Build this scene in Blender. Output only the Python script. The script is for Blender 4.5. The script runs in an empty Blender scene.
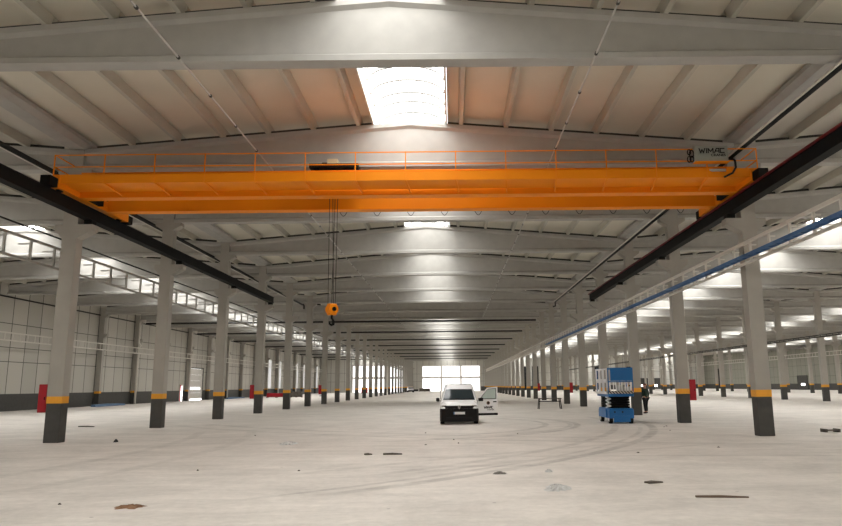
import bpy, math, random
from mathutils import Vector, Matrix
random.seed(7)
scene = bpy.context.scene
COL = scene.collection
PI = math.pi

# ------------------------------------------------------------------ layout
S = 8.26                       # bay length
Y0 = 23.86                     # front face of the first column pair
CD, CW = .43, .52              # column depth (along the hall) and width
XL, XR, XQ, XS_ = -13.53, 10.52, 34.57, 58.62      # column rows
XWL, XWR = -37.6, 82.7         # outer walls
NEND, NLEFT = 25, 22           # last frame of the hall / of the side aisle
ZB = 9.55                      # underside of the roof beams
ZE = 10.29                     # top of beams at the valleys
SL = .081                       # roof slope
def FY(n): return Y0 + n * S

# ------------------------------------------------------------------ mesh helper
class MB:
    def __init__(s): s.v, s.f = [], []
    def add(s, vs, fs):
        b = len(s.v); s.v += [tuple(p) for p in vs]; s.f += [tuple(b + i for i in f) for f in fs]; return s
    def box(s, x0, x1, y0, y1, z0, z1):
        return s.add([(x0,y0,z0),(x1,y0,z0),(x1,y1,z0),(x0,y1,z0),(x0,y0,z1),(x1,y0,z1),(x1,y1,z1),(x0,y1,z1)],
                     [(3,2,1,0),(4,5,6,7),(0,1,5,4),(1,2,6,5),(2,3,7,6),(3,0,4,7)])
    def loft(s, secs, cap=True, pair=False):
        n = len(secs[0]); vs = [p for c in secs for p in c]; fs = []
        for k in range(len(secs) - 1):
            for i in range(n):
                j = (i + 1) % n
                fs.append((k*n+i, k*n+j, (k+1)*n+j, (k+1)*n+i))
        if cap and pair:      # outline runs up one side and down the other
            b = (len(secs)-1)*n
            for i in range(n//2 - 1):
                fs.append((i, n-1-i, n-2-i, i+1)); fs.append((b+i, b+i+1, b+n-2-i, b+n-1-i))
        elif cap:
            fs.append(tuple(reversed(range(n)))); fs.append(tuple((len(secs)-1)*n + i for i in range(n)))
        return s.add(vs, fs)
    def prism(s, poly, axis, a, b, pair=False):
        def P(u, v, t): return (t,u,v) if axis == 'x' else (u,t,v) if axis == 'y' else (u,v,t)
        return s.loft([[P(u,v,a) for u,v in poly], [P(u,v,b) for u,v in poly]], True, pair)
    def tube(s, pts, r, n=8, cap=True, radii=None):
        pts = [Vector(p) for p in pts]; secs = []; up = None
        for i, p in enumerate(pts):
            d = (pts[min(i+1, len(pts)-1)] - pts[max(i-1, 0)]).normalized()
            if up is None:
                up = Vector((0,0,1)) if abs(d.z) < .9 else Vector((1,0,0))
            a = d.cross(up).normalized(); b = a.cross(d).normalized(); up = b
            rr = radii[i] if radii else r
            secs.append([p + a*rr*math.cos(2*PI*k/n) + b*rr*math.sin(2*PI*k/n) for k in range(n)])
        return s.loft(secs, cap)
    def bar(s, p, q, w, h=None):
        h = h or w; p, q = Vector(p), Vector(q); d = (q-p).normalized()
        up = Vector((0,0,1)) if abs(d.z) < .95 else Vector((0,1,0))
        a = d.cross(up).normalized()*w/2; b = a.cross(d).normalized()*h/2
        return s.loft([[c-a-b, c+a-b, c+a+b, c-a+b] for c in (p, q)])
    def disc(s, c, axis, r, t, n=20):
        d = {'x':Vector((1,0,0)),'y':Vector((0,1,0)),'z':Vector((0,0,1))}[axis]; c = Vector(c)
        return s.tube([c - d*t/2, c + d*t/2], r, n)
    def build(s, name, m, parent=None, smooth=False, bevel=0, loc=None):
        me = bpy.data.meshes.new(name); me.from_pydata(s.v, [], s.f); me.update()
        import bmesh
        bm = bmesh.new(); bm.from_mesh(me); bmesh.ops.recalc_face_normals(bm, faces=bm.faces); bm.to_mesh(me); bm.free()
        me.materials.append(m)
        if smooth:
            for p in me.polygons: p.use_smooth = True
        o = bpy.data.objects.new(name, me); COL.objects.link(o)
        if parent is not None: o.parent = parent
        if loc: o.location = loc
        if bevel:
            b = o.modifiers.new('edge', 'BEVEL'); b.width = bevel; b.segments = 1; b.limit_method = 'ANGLE'
        return o

def tag(o, label, cat, group=None, kind='thing'):
    o['label'] = label; o['category'] = cat; o['kind'] = kind
    if group: o['group'] = group
    elif 'group' in o: del o['group']
    return o
def thing(name, label, cat, loc=(0,0,0), group=None, rz=0):
    o = bpy.data.objects.new(name, None); o.empty_display_size = .2; COL.objects.link(o)
    o.location = loc; o.rotation_euler = (0,0,rz)
    return tag(o, label, cat, group)
def struct(o): o['kind'] = 'structure'; return o
def dup(root, loc, label, group=None, rz=None):
    r = root.copy(); COL.objects.link(r); r.location = loc
    if rz is not None: r.rotation_euler = (0,0,rz)
    r['label'] = label
    if group: r['group'] = group
    elif 'group' in r: del r['group']
    for ch in list(root.children):
        c = ch.copy(); COL.objects.link(c); c.parent = r
        for g in list(ch.children):
            d = g.copy(); COL.objects.link(d); d.parent = c
    return r
ORD = 'first second third fourth fifth sixth seventh eighth ninth tenth eleventh twelfth thirteenth fourteenth fifteenth sixteenth'.split()

# ------------------------------------------------------------------ materials
def new_mat(name):
    m = bpy.data.materials.new(name); m.use_nodes = True
    return m, m.node_tree, m.node_tree.nodes['Principled BSDF']
def mat(name, c, rough=.6, metal=0, var=.12, scale=3., bump=0, c2=None, emis=None, spec=.35):
    m, nt, b = new_mat(name); N, L = nt.nodes, nt.links
    b.inputs['Roughness'].default_value = rough; b.inputs['Metallic'].default_value = metal; b.inputs['Specular IOR Level'].default_value = spec
    tc = N.new('ShaderNodeTexCoord'); no = N.new('ShaderNodeTexNoise'); no.inputs['Scale'].default_value = scale; no.inputs['Detail'].default_value = 6
    L.new(tc.outputs['Object'], no.inputs['Vector'])
    rp = N.new('ShaderNodeValToRGB'); rp.color_ramp.elements[0].position = .3; rp.color_ramp.elements[1].position = .7
    c2 = c2 or tuple(x*(1-var) for x in c)
    rp.color_ramp.elements[0].color = (*c2, 1); rp.color_ramp.elements[1].color = (*c, 1)
    L.new(no.outputs['Fac'], rp.inputs['Fac']); L.new(rp.outputs['Color'], b.inputs['Base Color'])
    if bump:
        bp = N.new('ShaderNodeBump'); bp.inputs['Strength'].default_value = bump; bp.inputs['Distance'].default_value = .02
        L.new(no.outputs['Fac'], bp.inputs['Height']); L.new(bp.outputs['Normal'], b.inputs['Normal'])
    if emis:
        b.inputs['Emission Color'].default_value = (*emis[:3], 1); b.inputs['Emission Strength'].default_value = emis[3]
    return m
M = {}
M['conc'] = mat('painted_concrete', (.375,.357,.322), .7, var=.10, scale=1.3, bump=.05)
M['beam'] = mat('precast_concrete', (.405,.395,.372), .75, var=.10, scale=2.2, bump=.08)
M['purlin'] = mat('purlin_concrete', (.48,.46,.40), .75, var=.08, scale=2)
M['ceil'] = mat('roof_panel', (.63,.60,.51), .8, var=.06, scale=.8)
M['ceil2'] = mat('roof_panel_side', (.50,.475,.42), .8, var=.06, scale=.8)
M['base'] = mat('dark_grey_paint', (.062,.060,.055), .6, var=.2, scale=4)
M['band'] = mat('yellow_band_paint', (.80,.36,.03), .55, var=.08)
M['black'] = mat('black_steel', (.007,.007,.007), .7, var=.3, spec=.12)
M['blackpipe'] = mat('black_pipe', (.012,.012,.012), .4, var=.3)
M['redpaint'] = mat('red_paint', (.13,.004,.008), .5, var=.15)
M['redbox'] = mat('red_cabinet_paint', (.36,.006,.015), .45, var=.12)
M['orange'] = mat('crane_orange', (.86,.262,.006), .5, var=.05, scale=.7, spec=.15)
M['steel'] = mat('galvanised_steel', (.50,.49,.47), .45, .3, var=.15)
M['palesteel'] = mat('pale_painted_steel', (.60,.57,.52), .5, var=.08)
M['bluetray'] = mat('blue_tray', (.05,.14,.32), .5, var=.25)
M['white'] = mat('white_paint', (.75,.75,.75), .35, var=.04)
M['van'] = mat('van_white', (.86,.87,.88), .25, var=.02)
M['rubber'] = mat('rubber', (.012,.012,.013), .8, var=.3)
M['plastic'] = mat('black_plastic', (.007,.006,.006), .5, var=.2, spec=.2)
M['glass'] = mat('dark_glass', (.02,.03,.035), .05, var=.1)
M['blue'] = mat('lift_blue', (.012,.13,.36), .4, var=.08)
M['blue2'] = mat('lift_dark_blue', (.008,.06,.18), .5, var=.1)
M['grey'] = mat('cabinet_grey', (.30,.31,.28), .5, var=.06)
M['ink'] = mat('black_lettering', (.008,.008,.008), .6, var=.1)
M['paper'] = mat('beige_cover', (.60,.52,.34), .6)
M['rope'] = mat('wire_rope', (.035,.033,.03), .5, .4)
M['skin'] = mat('skin', (.42,.22,.15), .6)
M['jacket'] = mat('dark_green_cloth', (.012,.028,.018), .9, var=.3)
M['trouser'] = mat('black_cloth', (.010,.010,.012), .9)
M['hair'] = mat('brown_hair', (.10,.03,.02), .7)
M['wood'] = mat('scrap_wood', (.17,.12,.085), .8, var=.4)
M['bark'] = mat('dark_scrap', (.10,.085,.07), .8, var=.4)
M['rib'] = mat('rib_grey', (.22,.222,.215), .8)
M['traysteel'] = mat('tray_steel', (.34,.33,.30), .5, .1, var=.1)  # pale steel greyed down, its backlit shade put into the colour
M['sheet'] = mat('crumpled_plastic', (.55,.55,.54), .35, var=.3)
M['rubble'] = mat('grey_rubble', (.22,.20,.18), .9, var=.5, scale=20)
M['rust'] = mat('rust_brown', (.24,.13,.07), .9, var=.5)
M['bluesheet'] = mat('blue_sheet', (.10,.17,.28), .6)
M['wallr'] = mat('grey_green_panel', (.20,.20,.17), .7)
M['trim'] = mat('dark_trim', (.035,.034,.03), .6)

def emit_mat(name, c, s):
    m = bpy.data.materials.new(name); m.use_nodes = True; nt = m.node_tree
    nt.nodes.remove(nt.nodes['Principled BSDF'])
    e = nt.nodes.new('ShaderNodeEmission'); e.inputs['Color'].default_value = (*c, 1); e.inputs['Strength'].default_value = s
    nt.links.new(e.outputs[0], nt.nodes['Material Output'].inputs[0]); return m
SKY_E = 8.9
M['glaze_side'] = emit_mat('daylit_side_glazing', (1,.985,.95), SKY_E*1.35)
M['glaze'] = emit_mat('daylit_skylight_glazing', (1,.985,.95), SKY_E)
M['pane'] = emit_mat('daylit_window', (1,.975,.98), 3.0)
M['strip'] = emit_mat('daylit_wall_strip', (1,.985,.97), .8)
M['lamp'] = emit_mat('daylit_slot', (1,.96,.98), 6.0)
M['redlight'] = mat('pink_red_sheet', (.75,.05,.10), .5)  # plain pink-red paint, gives off no light

# wall panels: vertical joints every quarter bay, three horizontal joints
def panel_mat(name, c, joint, u_axis, u0, du, zs):
    m, nt, b = new_mat(name); N, L = nt.nodes, nt.links
    b.inputs['Roughness'].default_value = .55
    tc = N.new('ShaderNodeTexCoord'); sp = N.new('ShaderNodeSeparateXYZ'); L.new(tc.outputs['Object'], sp.inputs[0])
    def mth(op, a, bb=None):
        n = N.new('ShaderNodeMath'); n.operation = op
        for i, x in enumerate((a, bb)):
            if x is None: continue
            if isinstance(x, (int, float)): n.inputs[i].default_value = x
            else: L.new(x, n.inputs[i])
        return n.outputs[0]
    u = mth('SUBTRACT', sp.outputs[u_axis], u0)
    k = mth('LESS_THAN', mth('PINGPONG', u, du/2), .045)
    for z in zs:
        k = mth('MAXIMUM', k, mth('LESS_THAN', mth('ABSOLUTE', mth('SUBTRACT', sp.outputs[2], z)), .03))
    cell = mth('FLOOR', mth('DIVIDE', u, du))
    wn = N.new('ShaderNodeTexWhiteNoise'); wn.noise_dimensions = '1D'; L.new(cell, wn.inputs['W'])
    br = mth('ADD', mth('MULTIPLY', wn.outputs['Value'], .14), .90)
    vm = N.new('ShaderNodeVectorMath'); vm.operation = 'SCALE'; vm.inputs[0].default_value = c; L.new(br, vm.inputs['Scale'])
    mx = N.new('ShaderNodeMix'); mx.data_type = 'RGBA'
    L.new(k, mx.inputs['Factor']); L.new(vm.outputs[0], mx.inputs['A']); mx.inputs['B'].default_value = (*joint, 1)
    L.new(mx.outputs['Result'], b.inputs['Base Color']); return m
M['panelL'] = panel_mat('white_wall_panels', (.45,.43,.385), (.07,.07,.06), 1, Y0, S/4, (4.1, 5.3, 7.3))
M['panelR'] = panel_mat('grey_wall_panels', (.24,.24,.20), (.07,.07,.06), 1, Y0, S/4, (3.1, 5.6))
M['panelE'] = panel_mat('end_wall_panels', (.50,.49,.45), (.10,.10,.09), 0, 0, 2.0, (3.1, 5.6))

# dusty concrete floor with tyre tracks
def floor_mat():
    m, nt, b = new_mat('dusty_concrete'); N, L = nt.nodes, nt.links
    tc = N.new('ShaderNodeTexCoord'); sp = N.new('ShaderNodeSeparateXYZ'); L.new(tc.outputs['Object'], sp.inputs[0])
    def inp(n, i, x):
        if isinstance(x, (int, float)): n.inputs[i].default_value = x
        else: L.new(x, n.inputs[i])
    def mth(op, a, bb=0., c=0., clamp=False):
        n = N.new('ShaderNodeMath'); n.operation = op; n.use_clamp = clamp
        inp(n, 0, a); inp(n, 1, bb)
        if op in ('MULTIPLY_ADD',): inp(n, 2, c)
        return n.outputs[0]
    def ramp(x, a, bb):
        n = N.new('ShaderNodeMapRange'); n.interpolation_type = 'SMOOTHSTEP'
        L.new(x, n.inputs['Value']); n.inputs['From Min'].default_value = a; n.inputs['From Max'].default_value = bb; return n.outputs[0]
    def noise(scale, detail=6, rough=.6, vec=None, dist=0):
        n = N.new('ShaderNodeTexNoise'); n.inputs['Scale'].default_value = scale; n.inputs['Detail'].default_value = detail
        n.inputs['Roughness'].default_value = rough; n.inputs['Distortion'].default_value = dist
        L.new(vec or tc.outputs['Object'], n.inputs['Vector']); return n.outputs['Fac']
    big, mid, fine = noise(.07, 5), noise(.55, 7, .65, dist=.6), noise(6, 5, .7)
    mp = N.new('ShaderNodeMapping'); mp.inputs['Scale'].default_value = (.25, 1.6, 1); mp.inputs['Rotation'].default_value = (0,0,.35); L.new(tc.outputs['Object'], mp.inputs['Vector'])
    sweep = noise(1.3, 5, .6, mp.outputs[0], .4)
    X, Y = sp.outputs[0], sp.outputs[1]
    tr = None
    def track(cx, cy, R, w, y0, y1, x0=-99, x1=99, k=1.):
        nonlocal tr
        dx, dy = mth('SUBTRACT', X, cx), mth('SUBTRACT', Y, cy)
        r = mth('SQRT', mth('ADD', mth('MULTIPLY', dx, dx), mth('MULTIPLY', dy, dy)))
        d = mth('ABSOLUTE', mth('SUBTRACT', r, R))
        t = mth('SUBTRACT', 1., ramp(d, w*.45, w))
        for v, a, c in ((Y, y0, y1), (X, x0, x1)):
            t = mth('MULTIPLY', t, mth('MULTIPLY', ramp(v, a, a+1.5), mth('SUBTRACT', 1., ramp(v, c-1.5, c))))
        t = mth('MULTIPLY', t, k)
        tr = t if tr is None else mth('MAXIMUM', tr, t)
    track(-23.5, 36.5, 32.5, .22, 11.5, 41, k=.9); track(-23.5, 36.5, 31.0, .2, 14, 40, k=.6); track(-23.5, 36.5, 32.0, .12, 11, 30, k=.6)
    track(-4.4, 33, 10.0, .2, 22, 42, -3, k=.8); track(-4.4, 33, 8.6, .2, 24, 40, -1, k=.8); track(-4.0, 33, 9.3, .15, 23.5, 38, 0, k=.5)
    track(18, 62, 40.5, .25, 20, 36, -14, 8, k=.5); track(18, 62, 42, .22, 18.5, 36, -14, 10, k=.5)
    track(30, -18, 45, .2, 14, 30, -12, 8, k=.45); track(30, -18, 46.7, .2, 14, 30, -14, 8, k=.4)
    track(2, -40, 58, .2, 12, 19, -2, 12, k=.5); track(2, -40, 59.5, .2, 12, 20, -6, 12, k=.35)
    track(-40, 20, 31, .25, 11, 30, k=.35); track(-40, 20, 33, .25, 11, 30, k=.3)
    patchy = ramp(noise(.9, 4), .32, .6)
    tr = mth('MULTIPLY', tr, mth('MULTIPLY_ADD', patchy, .7, .3))
    # specks of grit and chips
    vo = N.new('ShaderNodeTexVoronoi'); vo.inputs['Scale'].default_value = 1.4; L.new(tc.outputs['Object'], vo.inputs['Vector'])
    grit = mth('MULTIPLY', mth('LESS_THAN', vo.outputs['Distance'], .045), ramp(noise(.35, 2), .5, .6))
    # joints of the slab
    jy = mth('LESS_THAN', mth('PINGPONG', mth('SUBTRACT', Y, Y0 + .2), S/2), .02)
    jx = 0.
    v = mth('MULTIPLY_ADD', mth('SUBTRACT', big, .5), .34, 1.0)
    v = mth('ADD', v, mth('MULTIPLY', mth('SUBTRACT', mid, .5), .62))
    v = mth('ADD', v, mth('MULTIPLY', mth('SUBTRACT', sweep, .5), .42))
    v = mth('ADD', v, mth('MULTIPLY', mth('SUBTRACT', fine, .5), .42))
    v = mth('SUBTRACT', v, mth('MULTIPLY', tr, .34))
    v = mth('SUBTRACT', v, mth('MULTIPLY', grit, .45))
    v = mth('SUBTRACT', v, mth('MULTIPLY', mth('MAXIMUM', jy, jx), .10))
    sc = N.new('ShaderNodeVectorMath'); sc.operation = 'SCALE'; sc.inputs[0].default_value = (.575,.54,.50); L.new(v, sc.inputs['Scale'])
    L.new(sc.outputs[0], b.inputs['Base Color'])
    b.inputs['Roughness'].default_value = .7; b.inputs['Specular IOR Level'].default_value = .3
    bp = N.new('ShaderNodeBump'); bp.inputs['Strength'].default_value = .25; bp.inputs['Distance'].default_value = .02
    L.new(mth('ADD', fine, mid), bp.inputs['Height']); L.new(bp.outputs['Normal'], b.inputs['Normal'])
    return m
M['floor'] = floor_mat()

# ------------------------------------------------------------------ setting: floor, walls, ceilings
YB, YE, YEL = -20., FY(NEND) + .6, FY(NLEFT) + .6
struct(MB().box(XWL-.4, XWR+.4, YB-.3, YE+40, -.3, 0).build('floor', M['floor']))
ZV = ZE + .335                                   # underside of roof panels at the valleys
AISLES = {   # ridge x, valley x either side, first / last frame
    'crane': (-1.505, XL, XR, -5, NEND),
    'panel': (-25.565, XWL, XL, -5, NLEFT),
    'tray':  (22.545, XR, XQ, -5, NEND),
    'outer': (46.595, XQ, XS_, -5, NEND),
    'last':  (70.66, XS_, XWR, -5, NEND)}
SH = 1.34                                        # half width of the skylights
def ztop(a, x):                                  # beam top line in an aisle
    rx, v0, v1, _, _ = AISLES[a]
    return ZE + SL * ((v1 - v0)/2 - abs(x - rx))
NOSKY = {'crane': (5, 6)}
for a, (rx, v0, v1, n0, n1) in AISLES.items():
    y0, y1 = FY(n0), FY(n1) + .6
    mb = MB()
    for s, v in ((-1, v0), (1, v1)):
        xe = rx + s*(SH + .04); zs = ztop(a, xe) + .335
        p = [(v, ZV), (xe, zs), (xe, zs + .14), (v, ZV + .14)]
        mb.prism(p, 'y', YB, y1)
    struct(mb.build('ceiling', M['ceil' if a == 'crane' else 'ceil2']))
zr = ztop('crane', AISLES['crane'][0]) + .33
struct(MB().box(AISLES['crane'][0]-SH-.1, AISLES['crane'][0]+SH+.1, FY(5)+.23, FY(7)+.2, zr+.02, zr+.14).build('ceiling', M['ceil']))

def wall(name, x0, x1, y0, y1, z0, z1, m): return struct(MB().box(x0, x1, y0, y1, z0, z1).build(name, m))
DY0, DY1 = FY(9) + 1.0, FY(9) + 7.0              # dock door opening
mb = MB().box(XWL-.3, XWL, YB, DY0, 0, ZV+.2).box(XWL-.3, XWL, DY1, YEL, 0, ZV+.2).box(XWL-.3, XWL, DY0, DY1, 4.55, ZV+.2)
struct(mb.build('wall_left', M['panelL']))
wall('wall_right', XWR, XWR+.3, YB, YE, 0, ZV+.2, M['panelR'])
wall('wall_front', XWL-.3, XWR+.3, YB-.3, YB, 0, 12.2, M['panelE'])
# end wall of the crane aisle round its big glazed opening
GX0, GX1, GZ = -10.4, 8.95, 8.35
mb = MB().box(XL-.95, GX0, YE, YE+.3, 0, 12.2).box(GX1, XWR, YE, YE+.3, 0, 12.2).box(GX0, GX1, YE, YE+.3, GZ, 12.2)
struct(mb.build('wall_back', M['panelE']))
wall('wall_back', XL-.95, XL-.65, YEL+.3, YE+.3, 0, 12.2, M['panelE'])
HX0, HX1, HZ = -29.8, -14.4, 7.9
mb = MB().box(XWL-.3, HX0, YEL, YEL+.3, 0, 12.2).box(HX1, XL, YEL, YEL+.3, 0, 12.2).box(HX0, HX1, YEL, YEL+.3, HZ, 12.2)
struct(mb.build('wall_back', M['panelE']))
mb = MB().box(XWL+.002, XWL+.06, YB, DY0-.1, 0, 1.42).box(XWL+.002, XWL+.06, DY1+.1, YEL, 0, 1.42)
struct(mb.build('baseboard_left', M['base']))
struct(MB().box(XWR-.06, XWR-.002, YB, YE, 0, 1.42).build('baseboard_right', M['base']))
struct(MB().box(GX1+.1, XWR, YE-.06, YE-.002, 0, 1.42).build('baseboard_back', M['base']))
struct(MB().box(XWL+.002, XWL+.1, YB, YEL, 9.44, 9.56).build('trim_1', M['trim']))
# sky-lit end windows
def end_window(name, x0, x1, y, z, nx, nz, label):
    w = struct(thing(name, label, 'window', ((x0+x1)/2, y, 0))); w['kind'] = 'structure'
    ox = (x0+x1)/2
    fr = MB()
    for a, b in ((x0, x0+.3), (x1-.3, x1)): fr.box(a-ox, b-ox, .02, .28, 0, z)
    fr.box(x0-ox, x1-ox, .02, .28, z-.3, z)
    fr.build('frame', M['palesteel'], w)
    mu = MB()
    for i in range(1, nx):
        xx = x0 + (x1-x0)*i/nx - ox; mu.box(xx-.32, xx+.32, .05, .25, 0, z-.3)
    for i in range(1, nz):
        zz = z*i/nz*1.05; mu.box(x0-ox+.3, x1-ox-.3, .06, .24, zz-.32, zz+.32)
    mu.build('mullion', M['palesteel'], w)
    MB().box(x0-ox+.28, x1-ox-.28, .13, .17, 0, z-.28).build('pane', M['pane'], w)
end_window('window_1', GX0, GX1, YE, GZ, 3, 2, 'white glazed end opening of the crane aisle behind the van')
end_window('window_2', HX0, HX1, YEL, HZ, 9, 2, 'tall glazed end opening of the aisle along the white panel wall')
# slim translucent strips in the panel wall, further down
k = 3
for n, fr in ((14,.45),(15,.45),(16,.45),(17,.45),(18,.35),(19,.45),(20,.45)):
    y = FY(n) + S*fr
    w = struct(thing('window_%d' % k, '%s tall slim daylit strip in the white panel wall' % ORD[k-3], 'window', (XWL+.003, y, 0))); w['kind'] = 'structure'; k += 1
    MB().box(0, .05, -1.15, 1.15, 1.45, 7.4).box(0, .051, -1.15, -1.0, 1.45, 7.4).build('frame', M['palesteel'], w)
    MB().box(.052, .06, -.95, -.1, 1.6, 7.2).box(.052, .06, .1, .95, 1.6, 7.2).build('pane', M['strip'], w)

# dock door in the panel wall
d = struct(thing('door_1', 'pale sectional dock door in the white panel wall with five small lit windows', 'door', (XWL-.12, (DY0+DY1)/2, 0))); d['kind'] = 'structure'
hw = (DY1-DY0)/2
leaf = MB()
for i in range(5): leaf.box(0, .06, -hw+.02, hw-.02, .22 + i*.86, .22 + i*.86 + .845)
leaf.build('door_leaf', M['palesteel'], d)
for i in range(5): MB().box(.062, .075, -hw+1.0+i*.9, -hw+1.0+i*.9+.55, 1.5, 1.82).build('door_window', M['pane'], d)
MB().box(0, .05, -hw+.03, hw-.03, .02, .2).build('daylight_gap', M['lamp'], d)
MB().box(-.02, .16, -hw-.12, -hw, 0, 4.7).box(-.02, .16, hw, hw+.12, 0, 4.7).box(-.02, .16, -hw, hw, 4.56, 4.7).build('door_frame', M['base'], d)

# ------------------------------------------------------------------ columns
def column_mesh(ain, aout, hin=.34, hout=.34):
    """stacked sections; +x side carries the longer crane corbel"""
    h = CW/2
    rows = [(1.532,0,0),(7.02,0,0),(7.31,ain,aout),(7.52,ain,aout),(7.5201,0,0),(9.18,0,0),(9.40,hin,hout),(9.545,hin,hout),(9.5451,0,0),(10.285,0,0)]
    return MB().loft([[(-h-b,0,z),(h+a,0,z),(h+a,CD,z),(-h-b,CD,z)] for z,a,b in rows])
def make_column(name, label, loc, ain, aout, group=None, hout=.34):
    t = thing(name, label, 'column', loc, group)
    column_mesh(ain, aout, .34, hout).build('shaft', M['conc'], t)
    h = CW/2
    MB().box(-h, h, 0, CD, 0, 1.298).build('painted_base', M['base'], t, bevel=.015)
    MB().box(-h-.002, h+.002, -.002, CD+.002, 1.30, 1.53).build('yellow_band', M['band'], t)
    return t
ROWS = [
 # x, first n, last n, inner corbel, outer corbel, phrase, flip
 ('L', XL, 0, NEND, .53, .27, 'under the black runway girder'),
 ('R', XR, 0, NEND, .53, .34, 'under the red-edged runway girder'),
 ('Q', XQ, 5, NEND, .34, .34, 'of the row beyond the blue tray'),
 ('S', XS_, 10, NEND, .34, .34, 'of the third row beyond the blue tray'),
 ('W', XWL + CW/2 + .07, 5, NLEFT - 1, .34, .0, 'standing against the white panel wall')]
SPEC = {('L',0):'first concrete column under the black runway girder, red cabinet behind it',
        ('L',3):'fourth column under the black runway girder, below the girder end, red cabinet beside it',
        ('R',0):'first column under the red-edged runway girder, crossed by the blue tray',
        ('R',1):'second column under the red-edged runway girder, with red cabinet and drop pipe',
        ('R',2):'third column under the red-edged runway girder, between scissor lift and person',
        ('R',3):'fourth column under the red-edged runway girder, just behind the scissor lift'}
for key, x, n0, n1, ain, aout, ph in ROWS:
    proto = None; last = 12
    for i, n in enumerate(range(n0, n1+1)):
        if i < last:
            lab = SPEC.get((key, n), '%s pale concrete column %s' % (ORD[i], ph)); g = None
        else:
            lab = 'distant concrete column past the twelfth %s' % ph; g = 'distant columns ' + ph
        loc = (x, FY(n), 0)
        if proto is None:
            proto = make_column('concrete_column', lab, loc, ain, aout, g, .0 if key == 'W' else .34)
        else:
            dup(proto, loc, lab, g)
    if key == 'R':   # mirrored: longer corbel towards the crane aisle
        for o in [o for o in COL.objects if o.get('category') == 'column' and abs(o.location.x - XR) < .01]:
            o.scale.x = -1

# ------------------------------------------------------------------ roof beams
def beam_mesh(a):
    rx, v0, v1, _, _ = AISLES[a]; L = (v1-v0)/2 - CW/2 - .006
    off = {'panel': .345}.get(a, 0)
    mb = MB(); secs = []
    xs = [-L + off, -L*.5, 0, L*.5, L]
    for x in xs:
        zt = ztop(a, rx + x)
        pr = [(.22, ZB), (.22, ZB+.15), (.085, ZB+.23), (.085, zt-.24), (.19, zt-.15), (.19, zt)]
        secs.append([(x, y, z) for y, z in pr] + [(x, -y, z) for y, z in reversed(pr)])
    return mb.loft(secs, True, True)
def shade_strip_mesh(a):  # dark strip modelled for the shade in the gap under the roof panels
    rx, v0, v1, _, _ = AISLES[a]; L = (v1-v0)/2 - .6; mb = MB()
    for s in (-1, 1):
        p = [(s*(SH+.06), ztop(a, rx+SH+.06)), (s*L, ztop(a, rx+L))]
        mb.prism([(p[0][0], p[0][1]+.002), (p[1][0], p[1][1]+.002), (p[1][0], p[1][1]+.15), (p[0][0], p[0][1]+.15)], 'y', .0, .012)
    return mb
BEAMS = {'crane': (-1, 24, 'over the crane aisle'), 'panel': (0, 21, 'over the aisle by the white panel wall'),
         'tray': (0, 22, 'over the aisle beyond the blue tray'), 'outer': (5, 20, 'over the third aisle beyond the blue tray'), 'last': (10, 19, 'over the outermost aisle by the grey wall')}
for a, (n0, n1, ph) in BEAMS.items():
    proto = None
    for i, n in enumerate(range(n0, n1+1)):
        loc = (AISLES[a][0], FY(n) + CD/2, 0)
        g = None
        if i < 12:
            lab = '%s white tapered concrete roof beam %s' % (ORD[i], ph)
            if a == 'crane' and n == -1: lab = 'first and largest concrete roof beam, spanning the top of the view before the crane'
            if a == 'crane' and n == 0: lab = 'second concrete roof beam, directly above the orange crane'
        else:
            lab = 'distant concrete roof beam past the twelfth %s' % ph; g = 'distant roof beams ' + ph
        if proto is None:
            proto = beam_mesh(a).build('roof_beam', M['beam'], None, loc=loc); tag(proto, lab, 'beam', g); shade_strip_mesh(a).build('closing_strip', M['trim'], proto)['label'] = 'dark closing strip on the beam top'
        else: dup(proto, loc, lab, g)

# ------------------------------------------------------------------ purlins and gutter beams
def purlin_mesh():
    return MB().prism([(-.065, .002), (.065, .002), (.12, .315), (-.12, .315)], 'y', CD/2 + .02, CD/2 + S - .008)
def ordn(i): return ORD[i]
PB = {'crane': (-2, 4, [1.88 + 1.645*i for i in range(6)]), 'panel': (-1, 3, [1.88 + 1.645*i for i in range(6)]), 'tray': (-1, 4, [1.88 + 1.645*i for i in range(6)])}
PN = {'crane': 'crane aisle', 'panel': 'panel-wall aisle', 'tray': 'blue-tray aisle'}
SIDE = {'crane': ('black-girder', 'red-girder'), 'panel': ('panel-wall', 'black-girder'), 'tray': ('red-girder', 'outer-row')}
pproto = None
for a, (n0, n1, dxs) in PB.items():
    rx = AISLES[a][0]
    for bi, n in enumerate(range(n0, n1+1)):
        for si, s in enumerate((-1, 1)):
            for i, dx in enumerate(dxs):
                x = rx + s*dx; loc = (x, FY(n), ztop(a, x) + .002)
                # bottom corners follow the slope, so lift by the half width
                loc = (x, FY(n), ztop(a, x) + .006)
                lab = 'roof purlin, %s from skylight on %s side, %s roof bay, %s' % (ORD[i], SIDE[a][si], ORD[bi], PN[a])
                if pproto is None:
                    pproto = purlin_mesh().build('roof_purlin', M['purlin'], None, loc=loc); tag(pproto, lab, 'purlin', 'roof purlins')
                else: dup(pproto, loc, lab, 'roof purlins')
gproto = None
for x, ph, n0, n1 in ((XL, 'over the columns under the black runway girder', -2, 6), (XR, 'over the columns under the red-edged runway girder', -2, 6), (XQ, 'over the second column row beyond the blue tray', 3, 8)):
    for i, n in enumerate(range(n0, n1+1)):
        loc = (x, FY(n), 0); lab = '%s concrete gutter beam %s' % (ORD[i], ph)
        if gproto is None:
            gproto = MB().prism([(-.27, 10.315), (.27, 10.315), (.46, 10.46), (.46, 10.60), (-.46, 10.60), (-.46, 10.46)], 'y', CD/2, CD/2 + S - .01).build('gutter_beam', M['beam'], None, loc=loc)
            tag(gproto, lab, 'beam', 'gutter beams')
        else: dup(gproto, loc, lab, 'gutter beams')

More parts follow.
